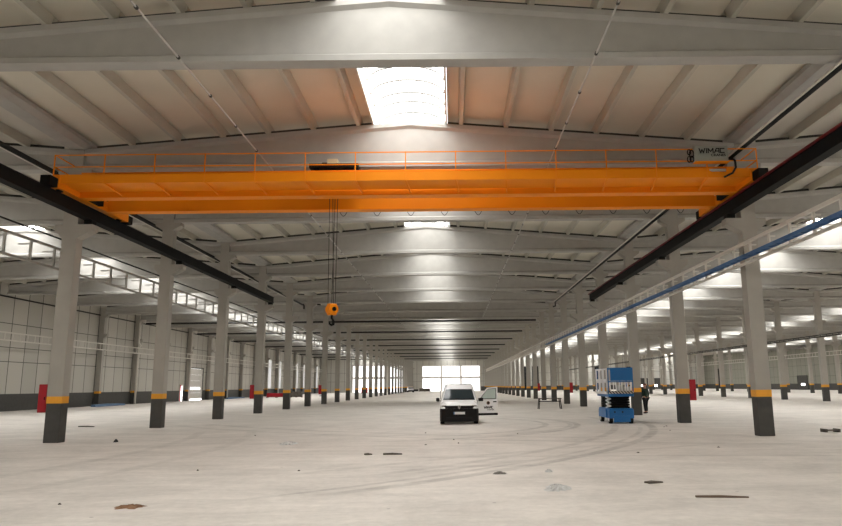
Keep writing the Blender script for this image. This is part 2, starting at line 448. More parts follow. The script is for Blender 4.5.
# ------------------------------------------------------------------ skylights
def vault(x, z, hw, rise, n=14):
    return [(x + hw*math.cos(PI*i/n), z + rise*math.sin(PI*i/n)) for i in range(n+1)]
def make_skylight(a, y0, y1, label, group=None):
    rx = AISLES[a][0]; t = thing('skylight', label, 'skylight', (rx, y0, 0), group)
    zc = ztop(a, rx + SH) + .004; L = y1 - y0 - .01; zt = zc + .62
    MB().box(-SH-.02, -SH+.04, 0, L, zc, zt).box(SH-.04, SH+.02, 0, L, zc, zt).build('curb', M['palesteel'], t)
    o, i_ = vault(0, zt+.005, SH+.02, .62), vault(0, zt+.005, SH-.005, .60)
    mb = MB()
    for k in range(len(o)-1):
        mb.loft([[(o[k][0],y,o[k][1]),(o[k+1][0],y,o[k+1][1]),(i_[k+1][0],y,i_[k+1][1]),(i_[k][0],y,i_[k][1])] for y in (0, L)])
    mb.build('glazing', M['glaze' if a == 'crane' else 'glaze_side'], t)
    r1, r2 = vault(0, zt, SH-.03, .575, 20), vault(0, zt, SH-.12, .485, 20)
    nr = max(2, int(L/1.03))
    for q in range(nr):
        if L > 12 : break
        y = .4 + q*(L-.8)/(nr-1); rb = MB()
        for k in range(20):
            rb.loft([[(r1[k][0],yy,r1[k][1]),(r1[k+1][0],yy,r1[k+1][1]),(r2[k+1][0],yy,r2[k+1][1]),(r2[k][0],yy,r2[k][1])] for yy in (y-.045, y+.045)])
        rb.build('rib', M['rib'], t)
    if L > 12:
        for yy in (0.02, L-.06):
            MB().prism(vault(0, zt, SH-.03, .56, 12), 'y', yy, yy+.03).build('end_plate', M['palesteel'], t)
    return t
AN = {'crane': 'ridge of the crane aisle', 'panel': 'ridge by the white panel wall', 'tray': 'ridge beyond the blue tray',
      'outer': 'ridge of the third aisle', 'last': 'ridge by the grey wall'}
for a in AISLES:
    n1 = AISLES[a][4]
    lo, hi = {'crane': (-2, 4), 'panel': (-1, 5), 'tray': (-1, 6), 'outer': (3, 8), 'last': (0, -1)}[a]
    k = 0
    for n in range(lo, hi+1):
        lab = '%s vaulted white skylight bay along the %s' % (ORD[k], AN[a])
        if a == 'crane' and n == -1: lab = 'big bright vaulted skylight with curved ribs, just before the orange crane'
        make_skylight(a, FY(n)+CD/2, FY(n+1)+CD/2, lab); k += 1
    if a == 'last': lo, hi = 0, -1
    make_skylight(a, YB+.1, FY(lo)+CD/2, 'long vaulted skylight behind the viewer along the ' + AN[a])
    start = hi+1 if a != 'crane' else 7
    make_skylight(a, FY(start)+CD/2, FY(n1)+.5, 'long vaulted skylight over the far part of the ' + AN[a])

# ------------------------------------------------------------------ crane runway
RL, RR = -12.93, 9.93
RY0, RY1 = FY(-3), FY(3) + .5
def ibeam(x, z0, z1, w, tw=.03, tf=.03, tw2=None):
    r = [(w/2,z0),(w/2,z0+tf),(tw,z0+tf),(tw,z1-tf),(w/2,z1-tf),(w/2,z1)]
    return [(x+u,z) for u,z in r] + [(x-u,z) for u,z in reversed(r)]
for x, lab, red in ((RL, 'black steel crane runway girder on the column brackets, plain black top', False),
                    (RR, 'black steel crane runway girder on the column brackets, dark red upper edge', True)):
    t = thing('runway_girder', lab, 'girder', (x, RY0, 0))
    L = RY1 - RY0
    gb = MB().prism(ibeam(0, 7.68, 8.09, .32, tw=.13), 'y', 0, L, True)
    MB().box(-.035, .035, 0, L, 8.092, 8.15).build('crane_rail', M['black'], t)
    if red:
        MB().box(-.23, -.175, 0, L, 8.06, 8.12).build('conductor_bar', M['redpaint'], t)['label'] = 'dark red conductor bar'
    for n in range(-3, 4):
        yy = FY(n) - RY0
        MB().box(-.14, .14, yy + .03, yy + .36, 7.525, 7.678).build('bearing_pad', M['black'], t)
    gb.build('girder_beam', M['black'], t)

# ------------------------------------------------------------------ overhead crane
CX0, CX1 = RL, RR
cr = thing('overhead_crane', 'orange double-girder overhead travelling crane spanning the hall above the runway girders', 'crane', (0, 24, 0))
def cy(y): return y - 24
for nm, ya, yb in (('girder', 22.90, 23.22), ('girder', 24.80, 25.12)):
    mb = MB().box(CX0+.19, CX1-.19, cy(ya), cy(yb), 8.24, 9.06)
    mb.box(CX0+.19, CX1-.19, cy(ya-.05), cy(yb+.05), 8.20, 8.24).box(CX0+.19, CX1-.19, cy(ya-.05), cy(yb+.05), 9.06, 9.10)
    g = mb.build(nm, M['orange'], cr)
    MB().box(CX0+.6, CX1-.6, cy((ya+yb)/2-.03), cy((ya+yb)/2+.03), 9.102, 9.14).build('trolley_rail', M['steel'], g)
for x in (CX0, CX1):
    s = -1 if x < 0 else 1
    ec = MB().box(x-.18, x+.18, cy(21.6), cy(26.5), 8.22, 8.60).build('end_carriage', M['orange'], cr)
    MB().box(x-.16, x+.16, cy(21.15), cy(21.59), 8.2, 8.5).build('buffer', M['black'], ec)
    MB().box(x-.16, x+.16, cy(26.51), cy(26.9), 8.2, 8.5).build('buffer', M['black'], ec)
    for y in (22.0, 26.1):
        MB().disc((x, cy(y), 8.352), 'x', .2, .1).build('wheel', M['black'], ec)
    MB().box(x-s*.19-.16, x-s*.19+.16, cy(23.4), cy(24.2), 8.25, 8.62).build('travel_motor', M['black'], ec)
wk = MB().box(CX0-.1, CX1+.1, cy(21.72), cy(22.84), 8.40, 8.44).build('walkway', M['orange'], cr)
MB().box(CX0-.1, CX1+.1, cy(21.70), cy(21.718), 8.37, 8.675).build('toe_board', M['orange'], wk)
posts = [-13.0 + 1.643*i for i in range(15)]
for x in posts:
    MB().bar((x, cy(21.73), 8.39), (x+.10, cy(22.84), 8.27), .05).build('bracket', M['orange'], wk)
hr = MB()
for z in (9.335, 8.93): hr.bar((-13.02, cy(21.71), z), (posts[-1]+.02, cy(21.71), z), .03)
for x in (posts[0], posts[-1]):
    for z in (9.335, 8.93): hr.bar((x, cy(21.71), z), (x, cy(22.85), z), .03)
hrl = hr.build('handrail', M['orange'], cr)
for x in posts: MB().bar((x, cy(21.69), 8.40), (x, cy(21.69), 9.35), .032).build('post', M['orange'], hrl)
STROKES = {'W': (1.25, [((0,1),(.25,0)),((.25,0),(.5,.75)),((.5,.75),(.75,0)),((.75,0),(1,1))]), 'I': (.12, [((.5,0),(.5,1))]),
  'M': (1.1, [((0,0),(0,1)),((0,1),(.5,.3)),((.5,.3),(1,1)),((1,1),(1,0))]), 'A': (1.0, [((0,0),(.45,1)),((.45,1),(1,1)),((1,1),(1,0)),((.2,.38),(1,.38))]),
  'C': (.85, [((1,1),(0,1)),((0,1),(0,0)),((0,0),(1,0))])}
def stroke_text(word, x0, x1, y, z, h, w, m, parent):
    """block lettering on a face looking along -y, from x0 to x1"""
    gap = .32; tot = sum(STROKES[c][0] for c in word) + gap*(len(word)-1); k = (x1-x0)/tot; x = x0; mb = MB()
    for c in word:
        cw, st = STROKES[c]
        for (a, b), (c_, d_) in st:
            p, q = Vector((x + a*cw*k, y, z + b*h)), Vector((x + c_*cw*k, y, z + d_*h)); e = (q-p).normalized()*w*.45
            mb.bar(p-e, q+e, *((w, .004) if abs(e.z) >= .95*w*.45 else (.004, w)))
        x += (cw + gap)*k
    mb.build('lettering', m, parent)
# electrical cabinet with lettering
cb = MB().box(7.93, 9.0, cy(21.50), cy(21.68), 8.86, 9.37).build('control_cabinet', M['grey'], cr)
cb['label'] = 'grey electrical cabinet with black lettering'
MB().box(7.91, 9.02, cy(21.48), cy(21.69), 8.82, 8.855).build('shelf', M['orange'], cb)
def text(body, size, loc, rot, m, parent, name='lettering', align='CENTER', extr=.003, xs=1., bold=.0):
    cu = bpy.data.curves.new(name, 'FONT'); cu.body = body; cu.size = size; cu.extrude = extr; cu.align_x = align; cu.offset = bold
    o = bpy.data.objects.new(name, cu); COL.objects.link(o)
    dg = bpy.context.evaluated_depsgraph_get(); me = bpy.data.meshes.new_from_object(o.evaluated_get(dg))
    bpy.data.objects.remove(o); me.materials.clear(); me.materials.append(m)
    o = bpy.data.objects.new(name, me); COL.objects.link(o); o.parent = parent
    o.location = loc; o.rotation_euler = rot; o.scale = (xs, 1, 1); return o
stroke_text('WIMAC', 8.07, 8.88, cy(21.495), 9.14, .14, .036, M['ink'], cb)
text('CRANES', .115, (8.68, cy(21.495), 9.02), (PI/2,0,0), M['ink'], cb, xs=1.12, bold=.003)
lp = MB()
for k, (x, z, r) in enumerate(((7.78, 9.20, .09), (7.86, 9.15, .12), (7.77, 8.96, .10), (7.86, 8.97, .10))):
    lp.tube([(x + r*.6*math.cos(2*PI*i/14), cy(21.62), z + r*math.sin(2*PI*i/14)) for i in range(15)], .018, 6)
lp.build('cable_coil', M['rubber'], cr)
# festoon loops under the rear girder
fs = MB(); fs.bar((CX0+.4, cy(25.3), 8.32), (CX1-.4, cy(25.3), 8.32), .05)
fs.build('festoon_track', M['orange'], cr)
for q in range(11):
    x0 = -4.4 + q*1.27
    MB().tube([(x0 + .16 + .32*t/8, cy(25.3), 8.30 - .22*math.sin(PI*t/8)) for t in range(9)], .012, 6).build('festoon_loop', M['rubber'], cr)
# drive cable from the supply line down to the crane
MB().tube([(9.5, cy(22.9), 9.3), (9.42, cy(22.4), 9.2), (9.30, cy(21.9), 9.05), (9.25, cy(21.6), 8.9), (9.24, cy(21.55), 8.65), (9.1, cy(21.5), 8.45), (8.85, cy(21.6), 8.34)], .035, 8).build('supply_cable', M['rubber'], cr)
MB().prism([(8.4, cy(21.6)), (8.92, cy(21.57)), (8.97, cy(21.69)), (8.5, cy(21.69))], 'z', 8.56, 8.62).build('cable_plate', M['steel'], cr)

# hoist trolley riding on the crane, ropes and hook block
ht = thing('hoist_trolley', 'dark hoist trolley on top of the orange crane girders, ropes hanging down to a hook', 'hoist', (-4.08, 24, 0))
MB().box(-.85, .85, cy(22.95), cy(25.05), 9.24, 9.38).build('trolley_frame', M['black'], ht)
for x in (-.6, .6):
    for y in (23.06, 24.96): MB().disc((x, cy(y), 9.245), 'y', .1, .08).build('wheel', M['black'], ht)
MB().tube([(-.5, 0.05, 9.25), (.5, 0.05, 9.25)], .16, 16).build('rope_drum', M['steel'], ht)
MB().box(-.23, .13, cy(23.0), cy(23.5), 9.385, 9.56).build('hoist_motor', M['paper'], ht)
MB().box(-.45, -.24, cy(23.2), cy(23.8), 9.385, 9.5).build('gearbox', M['bark'], ht)
for x0, x1 in ((-.31, -.27), (-.10, -.14), (.0, -.02), (-.2, -.08)):
    MB().tube([(x0, .05 if x1 < -.1 else -.02, 9.2), (x1, 0, 4.62)], .011, 6).build('wire_rope', M['rope'], ht)
hz = 4.42
hb = MB()
for x in (-.11, .11): hb.disc((x, 0, hz), 'x', .185, .11, 20)
hb.box(-.09, .09, -.15, .15, hz-.2, hz+.2)
hk = hb.build('hook_block', M['orange'], ht, bevel=.015); hk['label'] = 'orange sheave block'
hk.location = (-.13, 0, 0); hk.rotation_euler = (0, 0, -.95)
for x in (-.185, .185): MB().disc((x, 0, hz), 'x', .075, .03).build('sheave_hub', M['black'], hk)
pts = [(0, 0, hz-.2), (0, 0, hz-.3), (0, .04, hz-.36), (0, .08, hz-.43), (0, .06, hz-.51), (0, -.01, hz-.54), (0, -.08, hz-.50), (0, -.105, hz-.42)]
MB().tube(pts, .04, 8, radii=[.035,.04,.04,.05,.055,.05,.035,.015]).build('hook', M['black'], hk, smooth=True)

# ------------------------------------------------------------------ pipes, conduits, trays
def pipe_thing(name, label, cat, pts, r, m, clamps=None, group=None):
    t = thing(name, label, cat, pts[0], group); o = Vector(pts[0])
    MB().tube([Vector(p)-o for p in pts], r, 10).build('pipe', m, t, smooth=True)
    return t
t = pipe_thing('drain_pipe', 'long black pipe along the gutter, outside the columns under the black girder', 'pipe',
           [(-14.25, FY(-2), 9.43), (-14.25, FY(5)-.3, 9.43), (-14.12, FY(5)-.14, 9.43), (-14.05, FY(5)-.12, 9.3), (-14.05, FY(5)-.12, 9.0)], .085, M['blackpipe'])
t = pipe_thing('drain_pipe', 'long black pipe along the roof edge, inside the columns under the red-edged girder', 'pipe',
           [(9.68, FY(-2), 9.455), (9.68, FY(5)-.4, 9.455), (9.68, FY(5)-.28, 9.35), (9.68, FY(5)-.26, 9.05), (9.45, FY(5)-.26, 9.0)], .075, M['blackpipe'])
for x, lab in ((-14.42, 'thin pale strip beside the black pipe outside the black-girder columns'), (9.50, 'thin pale strip beside the black pipe inside the red-girder columns')):
    tag(MB().box(x-.03, x+.03, FY(-2), FY(4.9), 9.40, 9.44).build('support_rail', M['palesteel']), lab, 'rail')  # pale cable strip running free beside the pipe, supports nothing
for x, lab in ((-6.42, 'thin clamped conduit under the roof beams on the hook side of the skylight'), (3.45, 'thin clamped conduit under the roof beams on the cabinet side of the skylight')):
    t = thing('lighting_conduit', lab, 'conduit', (x, FY(-3), 9.45))
    L = FY(NEND) - FY(-3)
    MB().tube([(0,0,0),(0,L,0)], .023, 6).build('conduit_pipe', M['steel'], t)
    cl = MB(); q = .7
    while q < L: cl.disc((0, q, 0), 'y', .042, .07, 8); q += 2.2
    cl.build('coupling', M['rope'], t)
# ladder-like cable trays outside each crane row
def ladder(name, label, x, y0, y1, zb, zt, blue, arm, al=.42, w=.04):
    t = thing(name, label, 'cable tray', (x, y0, 0)); L = y1 - y0
    MB().box(-w, w, 0, L, zt-w, zt+w).build('top_bar', M['palesteel' if blue else 'traysteel'], t)
    MB().box(-.04, .04, 0, L, zb-.04, zb+.04).build('bottom_bar', M['palesteel' if blue else 'traysteel'], t)
    n = int(L/1.377); far = MB()
    for i in range(n):
        y = .2 + i*1.377; m = MB() if i < 96 else far
        m.box(-.035, .035, y-.035, y+.035, zb+.042, zt-w-.002)
        for z in (zb+.16, zt-.14): m.bar((arm*.03, y, z), (arm*al, y, z), .04)
        if m is not far: m.build('upright', M['palesteel' if blue else 'traysteel'], t)
    if far.v: far.build('upright', M['palesteel' if blue else 'traysteel'], t)['kind'] = 'stuff'
    if blue:
        LT = FY(6) - y0
        tb = MB().box(-.26, -.245, 0, LT, zb+.12, zb+.225).box(-.055, -.045, 0, LT, zb+.12, zb+.225)
        q = .1
        while q < LT:
            tb.box(-.245, -.055, q, q+.07, zb+.12, zb+.15); q += .5
        o = tb.build('blue_tray', M['bluetray'], t); o['label'] = 'blue cable tray carried on the pale bars'
    return t
ladder('cable_ladder', 'pale ladder-shaped tray frame running outside the columns under the black girder', -14.12, FY(-2), FY(21), 6.0, 6.72, False, -1)
ladder('cable_ladder', 'pale tray frame carrying a long blue cable tray, fixed inside the red-girder columns', 9.98, FY(-2), FY(23), 5.76, 6.45, True, 1, .2, .05)
def plain_tray(label, x, y0, y1, z, side, m=None, dz=.5, br=.18):
    t = thing('cable_ladder', label, 'cable tray', (x, y0, 0)); L = y1-y0; m = m or M['palesteel']
    rg = MB(); q = .3
    for zz in (z, z+dz): rg.box(-.03, .03, 0, L, zz-.05, zz+.05)
    while q < L: rg.box(-.02, .02, q, q+.06, z-.03, z+dz+.03); q += 1.03
    rg.build('ladder_frame', m, t)
    q = .15
    while q < L: MB().box(min(side*.031, side*br), max(side*.031, side*br), q, q+.06, z-.04, z+.04).build('wall_bracket', m, t); q += S
plain_tray('pale cable ladder mounted along the white panel wall', XWL+1.27, FY(3), FY(21), 5.75, -1, dz=.62, br=.65)
plain_tray('dark cable ladder along the second column row beyond the blue tray', XQ-.45, FY(3), FY(23), 5.9, 1, M['trim'], .16)
plain_tray('pale cable ladder along the third column row deep beyond the blue tray', XS_-.45, FY(8), FY(23), 5.8, 1, dz=.6)
tag(MB().tube([(-14.6, FY(-1), 7.28), (-14.6, FY(21), 7.28)], .03, 6).build('cable_line', M['rubber']), 'thin dark cable running above the pale ladder tray outside the black girder', 'cable')
# transverse drain pipes every second frame from the expansion joint on
k = 0
for n in range(7, 22, 2):
    y = FY(n) - .14
    lab = '%s dark cross pipe under the roof beams with pale elbow down the panel wall' % ORD[k]; k += 1
    t = thing('cross_pipe', lab, 'pipe', (XWL+.9, y, 0))
    MB().tube([(.5, 0, 9.28), (10.0-XWL-.9-.2, 0, 9.28)], .11, 8).build('pipe', M['blackpipe'], t)
    MB().tube([(.6, -.3, 9.62-.02), (.2, -.3, 9.6), (.0, -.3, 9.5), (-.05, -.3, 9.3), (-.05, -.3, 7.0), (.2, -.3, 6.7), (.0, -.3, 6.4), (-.05, -.3, 6.2), (-.05, -.3, .002)], .11, 10).build('down_pipe', M['palesteel'], t, smooth=True)
tag(MB().tube([(10.83, FY(1)+.6, 6.0), (10.83, FY(1)+.3, 6.0), (10.83, FY(1)+.2, 5.92), (10.83, FY(1)+.2, 1.945)], .03, 8).build('riser_pipe', M['palesteel']), 'thin pale riser pipe dropping to the red cabinet on the second column', 'pipe')

# ------------------------------------------------------------------ red hose cabinets
def hose_cabinet(label, x, n, group=None):
    t = thing('hose_cabinet', label, 'cabinet', (x, FY(n)+.02, 0))
    MB().box(-.15, .15, 0, .5, 1.0, 1.94).build('cabinet_body', M['redbox'], t, bevel=.01)
    dr = MB().box(-.13, .13, -.022, -.002, 1.03, 1.91).build('cabinet_door', M['redbox'], t)
    MB().box(.07, .10, -.035, -.023, 1.42, 1.52).build('door_handle', M['black'], dr)
    return t
hose_cabinet('red hose cabinet on the first column under the black girder', XL-CW/2-.155, 0)
hose_cabinet('red hose cabinet on the fourth column under the black girder', XL-CW/2-.155, 3)
hose_cabinet('red hose cabinet below the riser pipe on the second red-girder column', XR+CW/2+.155, 1)
hose_cabinet('red hose cabinet on the sixth column under the red-edged girder', XR+CW/2+.155, 5)
hose_cabinet('red hose cabinet on the ninth column under the red-edged girder', XR+CW/2+.155, 8)
hose_cabinet('small distant red hose cabinet on the seventh black-girder column', XL-CW/2-.155, 6)


# ------------------------------------------------------------------ delivery van with open door
VX, VY = .26, 32.62
van = thing('delivery_van', 'white delivery van with black bumper facing the camera, one front door open', 'van', (VX, VY, 0))
def vsec(y, zb, wl, wm, zm, wb, zbelt, wt, zt):
    h = [(wl, zb), (wm, zb+.16), (wm, zm), (wb, zbelt), (wt, zt-.07), (wt-.1, zt)]
    return [(x, y, z) for x, z in h] + [(-x, y, z) for x, z in reversed(h)]
body = MB().loft([vsec(0, .32, .72, .80, .60, .76, .74, .64, .87), vsec(.12, .28, .82, .87, .66, .83, .80, .72, .95), vsec(.45, .26, .85, .888, .75, .86, .88, .78, 1.03),
    vsec(1.0, .26, .85, .89, .80, .87, .95, .79, 1.06), vsec(1.70, .26, .85, .89, .85, .87, 1.08, .69, 1.62), vsec(2.0, .26, .85, .89, .85, .87, 1.10, .68, 1.79), vsec(2.5, .26, .85, .89, .85, .87, 1.12, .70, 1.86),
    vsec(4.0, .28, .85, .89, .85, .87, 1.12, .70, 1.85), vsec(4.3, .34, .82, .86, .85, .84, 1.10, .64, 1.70)])
body.build('body', M['van'], van, bevel=.02)
def on_screen(t, w, up):   # point on the sloping front glass plane
    return (w, 1.0 + .70*t - up*.625, 1.06 + .56*t + up*.78)
MB().loft([[on_screen(.05, -.755, e), on_screen(.05, .755, e), on_screen(.93, .64, e), on_screen(.93, -.64, e)] for e in (.004, .016)]).build('windscreen', M['glass'], van)
MB().bar(on_screen(.07, -.5, .03), on_screen(.16, .1, .03), .02).bar(on_screen(.07, .1, .03), on_screen(.16, .62, .03), .02).build('wiper', M['plastic'], van)
MB().prism([(-.895,.55),(-.90,.14),(-.78,-.04),(.78,-.04),(.90,.14),(.895,.55)], 'z', .13, .72).build('bumper', M['plastic'], van, bevel=.03)
MB().prism([(-.80,.1),(-.60,-.035),(.60,-.035),(.80,.1)], 'z', .722, .85).build('grille', M['plastic'], van)
MB().box(-.6,.6,-.055,-.041,.26,.34).build('air_intake', M['rubber'], van)
for s in (-1, 1):
    MB().loft([[(s*.56,y-.03,.77),(s*.80,y+.06,.74),(s*.845,y+.16,.86),(s*.60,y+.02,.885)] for y in (-.01, .05)]).build('headlight', M['steel'], van)
    w = MB()
    if s < 0:
        m = MB().box(-1.09, -.93, .98, 1.12, 1.02, 1.20).bar((-.93, 1.06, 1.06), (-.86, 1.08, 1.04), .06).build('side_mirror', M['plastic'], van, bevel=.03)
        MB().box(-.905, -.885, 1.35, 2.05, 1.12, 1.6).build('side_window', M['glass'], van)
    for y in (.82, 3.5):
        wh = MB().disc((s*.79, y, .315), 'x', .315, .2, 24).build('wheel', M['rubber'], van)
        MB().disc((s*.895, y, .315), 'x', .2, .012, 20).build('wheel_rim', M['steel'], wh)
pl = MB().box(-.26, .26, -.055, -.0415, .46, .57).build('number_plate', M['white'], van)
MB().box(-.258, -.215, -.058, -.0555, .462, .568).build('plate_strip', M['blue'], pl)
em = MB()
dm = [(0,.11),(.065,0),(0,-.11),(-.065,0)]; di = [(0,.055),(.03,0),(0,-.055),(-.03,0)]
for k in range(4):
    a, b, c, d_ = dm[k], dm[(k+1)%4], di[(k+1)%4], di[k]
    em.loft([[(p[0], y, .80+p[1]) for p in (a, b, c, d_)] for y in (-.062, -.037)])
em.build('diamond_emblem', M['steel'], van)
MB().box(.872, .889, 1.16, 2.1, .42, 1.08).build('door_opening', M['rubber'], van)  # black panel stands in for the unlit cab behind the open door
dr = MB().prism([(0,.36),(1.0,.36),(1.02,.75),(1.02,1.07),(0,1.07),(-.02,.75)], 'y', -.03, .05).build('front_door', M['van'], van, bevel=.012)
dr.location = (.905, 1.16, 0); dr.rotation_euler = (0, 0, math.radians(20))
MB().bar((.02,.01,1.09),(.50,.01,1.62),.055).bar((.48,.01,1.62),(.98,.01,1.66),.06).bar((.985,.01,1.0),(.985,.01,1.69),.07).bar((.0,.01,1.09),(1.0,.01,1.09),.04).build('window_frame', M['van'], dr)
MB().bar((.10,.0,1.12),(.50,.0,1.585),.03).bar((.50,.0,1.59),(.94,.0,1.62),.03).bar((.945,.0,1.12),(.945,.0,1.62),.03).bar((.10,.0,1.125),(.95,.0,1.125),.03).build('window_seal', M['plastic'], dr)
MB().box(-.01, 1.01, -.045, -.031, .35, .46).build('sill_trim', M['plastic'], dr)
MB().loft([[(.10,y,1.12),(.95,y,1.12),(.95,y,1.62),(.50,y,1.60)] for y in (.005,.014)]).build('door_glass', mat('clear_glass', (.55,.66,.62), .05), dr)
MB().box(.0, .22, -.16, -.035, 1.02, 1.18).build('side_mirror', M['plastic'], dr, bevel=.02)
MB().box(.78, .95, -.05, -.031, .96, 1.01).build('door_handle', M['plastic'], dr)
MB().disc((.52, -.036, .93), 'y', .085, .008).build('round_emblem', M['rust'], dr)
MB().disc((.52, -.043, .93), 'y', .05, .005).build('emblem_centre', M['ink'], dr)
stroke_text('WIMAC', .30, .76, -.036, .68, .09, .026, M['ink'], dr)
text('CRANES', .085, (.64, -.034, .585), (PI/2,0,0), M['ink'], dr, xs=1.15, bold=.001)

# ------------------------------------------------------------------ blue scissor lift
def stripe_mat():
    m, nt, b = new_mat('hazard_stripes'); N, L = nt.nodes, nt.links
    tc = N.new('ShaderNodeTexCoord'); sp = N.new('ShaderNodeSeparateXYZ'); L.new(tc.outputs['Object'], sp.inputs[0])
    a = N.new('ShaderNodeMath'); a.operation = 'ADD'; L.new(sp.outputs[0], a.inputs[0]); L.new(sp.outputs[2], a.inputs[1])
    w = N.new('ShaderNodeMath'); w.operation = 'PINGPONG'; w.inputs[1].default_value = .075; L.new(a.outputs[0], w.inputs[0])
    c = N.new('ShaderNodeMath'); c.operation = 'GREATER_THAN'; c.inputs[1].default_value = .0375; L.new(w.outputs[0], c.inputs[0])
    mx = N.new('ShaderNodeMix'); mx.data_type = 'RGBA'; L.new(c.outputs[0], mx.inputs['Factor'])
    mx.inputs['A'].default_value = (.01,.01,.012,1); mx.inputs['B'].default_value = (.45,.44,.40,1)
    L.new(mx.outputs['Result'], b.inputs['Base Color']); return m
lf = thing('scissor_lift', 'blue scissor lift with lowered platform standing in front of a column', 'scissor lift', (7.62, 32.05, 0))
lf.scale = (.93, 1, .97)
MB().box(-.60,.60,.02,2.4,.24,.62).prism([(-.60,.62),(.60,.62),(.56,.70),(-.56,.70)], 'y', .04, 2.38).build('chassis', M['blue'], lf, bevel=.02)
MB().box(-.40,.40,-.02,.018,.07,.36).build('battery_tray', M['blue'], lf)
for x in (-.38, .0): MB().box(x,x+.075,-.01,.018,.5,.57).build('tail_light', M['ink'], lf)
MB().box(-.66,-.605,.5,1.9,.26,.66).build('side_module', M['blue'], lf, bevel=.015)
for x in (-.5, .5):
    for y in (.30, 2.08):
        wh = MB().disc((x, y, .20), 'x', .20, .16, 20).build('wheel', M['rubber'], lf)
        MB().disc((x + (.085 if x > 0 else -.085), y, .20), 'x', .11, .015, 16).build('wheel_hub', M['white'], wh)
for x in (-.40, .40):
    for k in range(4):
        z0, z1 = .73 + k*.125, .73 + (k+1)*.125 - .03
        MB().bar((x, .15, z0), (x, 2.25, z1), .06, .075).build('scissor_arm', M['black'], lf)
        MB().bar((x + (.065 if x < 0 else -.065), 2.25, z0), (x + (.065 if x < 0 else -.065), .15, z1), .06, .075).build('scissor_arm', M['black'], lf)
for k in range(5):
    for y in (.17, 1.2, 2.2): MB().tube([(-.44, y, .745 + k*.115), (.44, y, .745 + k*.115)], .05, 8).build('cross_tube', M['black'], lf)
MB().box(-.30, .30, .2, 2.1, .76, 1.2).build('lift_cylinder', M['black'], lf, bevel=.04)
ld = MB()
for k in range(6):
    z = .72 + k*.083; y0, y1 = (.15, .85) if k % 2 else (.85, .15)
    ld.bar((-.52, y0, z), (-.52, y1, z+.083), .12, .045)
ld.build('hose_carrier', M['white'], lf)
pf = MB().box(-.62,.62,-.06,2.46,1.24,1.37).build('platform', M['blue'], lf, bevel=.015)
MB().box(-.60,.60,-.085,-.062,1.375,1.50).build('toe_board', stripe_mat(), lf)
rl = MB()
for z in (1.93, 2.56):
    rl.bar((-.6,-.02,z),(.6,-.02,z),.045).bar((-.6,2.42,z),(.6,2.42,z),.045).bar((.6,-.02,z),(.6,2.42,z),.045)
for x in (-.6, .6):
    for y in (-.02, 1.2, 2.42): rl.bar((x,y,1.372),(x,y,2.58),.045)
rl.build('guard_rail', M['blue'], lf)
MB().box(-.50,.60,-.062,-.045,1.97,2.55).box(-.44,-.36,-.075,-.0625,2.2,2.26).build('rear_panel', M['blue'], lf)
sr = MB()
for z0, z1 in ((1.42, 1.92), (2.0, 2.52)):
    for y0 in (.02, .86, 1.68):
        sr.bar((-.655,y0,z0),(-.655,y0+.72,z0),.06,.12).bar((-.655,y0,z1),(-.655,y0+.72,z1),.06,.07).bar((-.655,y0+.03,z0),(-.655,y0+.03,z1),.06,.06).bar((-.655,y0+.69,z0),(-.655,y0+.69,z1),.06,.06)
sr.build('side_gate', M['white'], lf)
for i in range(8):
    x = -.50 + i*.142
    MB().bar((x, -.02, 1.51), (x + (.02 if i % 2 else -.03), -.02, 1.90), .05, .03).build('baluster', M['white'], lf)
MB().box(-.1,.16,.06,.4,1.375,1.78).box(.25,.5,.1,.45,1.375,1.7).build('tool_box', M['steel'], lf)
MB().box(.38,.56,.02,.2,2.3,2.62).build('control_box', M['ink'], lf)

# ------------------------------------------------------------------ trestle table
tb = thing('work_table', 'low dark metal work table standing alone between van and scissor lift', 'table', (7.1, 52.2, 0))
MB().box(-.85,.85,-.38,.38,.74,.79).build('table_top', M['bark'], tb)
for x in (-.78,.78):
    for y in (-.33,.33): MB().bar((x*1.06, y*1.1, 0.001), (x*.96, y, .738), .055).build('leg', M['black'], tb)
MB().bar((-.78,-.33,.55),(.78,-.33,.55),.04).bar((-.78,.33,.55),(.78,.33,.55),.04).bar((-.78,-.33,.55),(-.78,.33,.55),.04).bar((.78,-.33,.55),(.78,.33,.55),.04).build('stretcher', M['black'], tb)

# ------------------------------------------------------------------ person
def skinned(name, pts, edges, radii, m, parent, root=0, lv=2):
    me = bpy.data.meshes.new(name); me.from_pydata(pts, edges, []); me.materials.append(m)
    o = bpy.data.objects.new(name, me); COL.objects.link(o); o.parent = parent
    sk = o.modifiers.new('skin', 'SKIN'); sk.use_smooth_shade = True
    if not me.skin_vertices: me.attributes  # layer is created with the modifier below
    return o, radii, root, lv
def skin_mesh(name, pts, edges, radii, m, parent, root=0, lv=2):
    """grow a tapered surface over a skeleton and keep the resulting mesh"""
    import bmesh
    me = bpy.data.meshes.new(name); bm = bmesh.new()
    layer = bm.verts.layers.skin.verify()
    vs = [bm.verts.new(p) for p in pts]
    for v, r, i in zip(vs, radii, range(len(pts))):
        v[layer].radius = (r, r) if not isinstance(r, tuple) else r
        v[layer].use_root = (i == root)
    bm.verts.ensure_lookup_table()
    for a, b in edges: bm.edges.new((vs[a], vs[b]))
    bm.to_mesh(me); bm.free(); me.materials.append(m)
    o = bpy.data.objects.new(name, me); COL.objects.link(o); o.parent = parent
    sk = o.modifiers.new('skin', 'SKIN'); sk.use_smooth_shade = True
    ss = o.modifiers.new('sub', 'SUBSURF'); ss.levels = lv; ss.render_levels = lv
    return o
pr = thing('person', 'person in dark jacket and black trousers standing beyond the column behind the lift', 'person', (11.62, 42.7, 0), rz=.5)
P, E_, Rr = [], [], []
def V(p, r, link=None):
    P.append(p); Rr.append(r)
    if link is not None: E_.append((link, len(P)-1))
    return len(P)-1
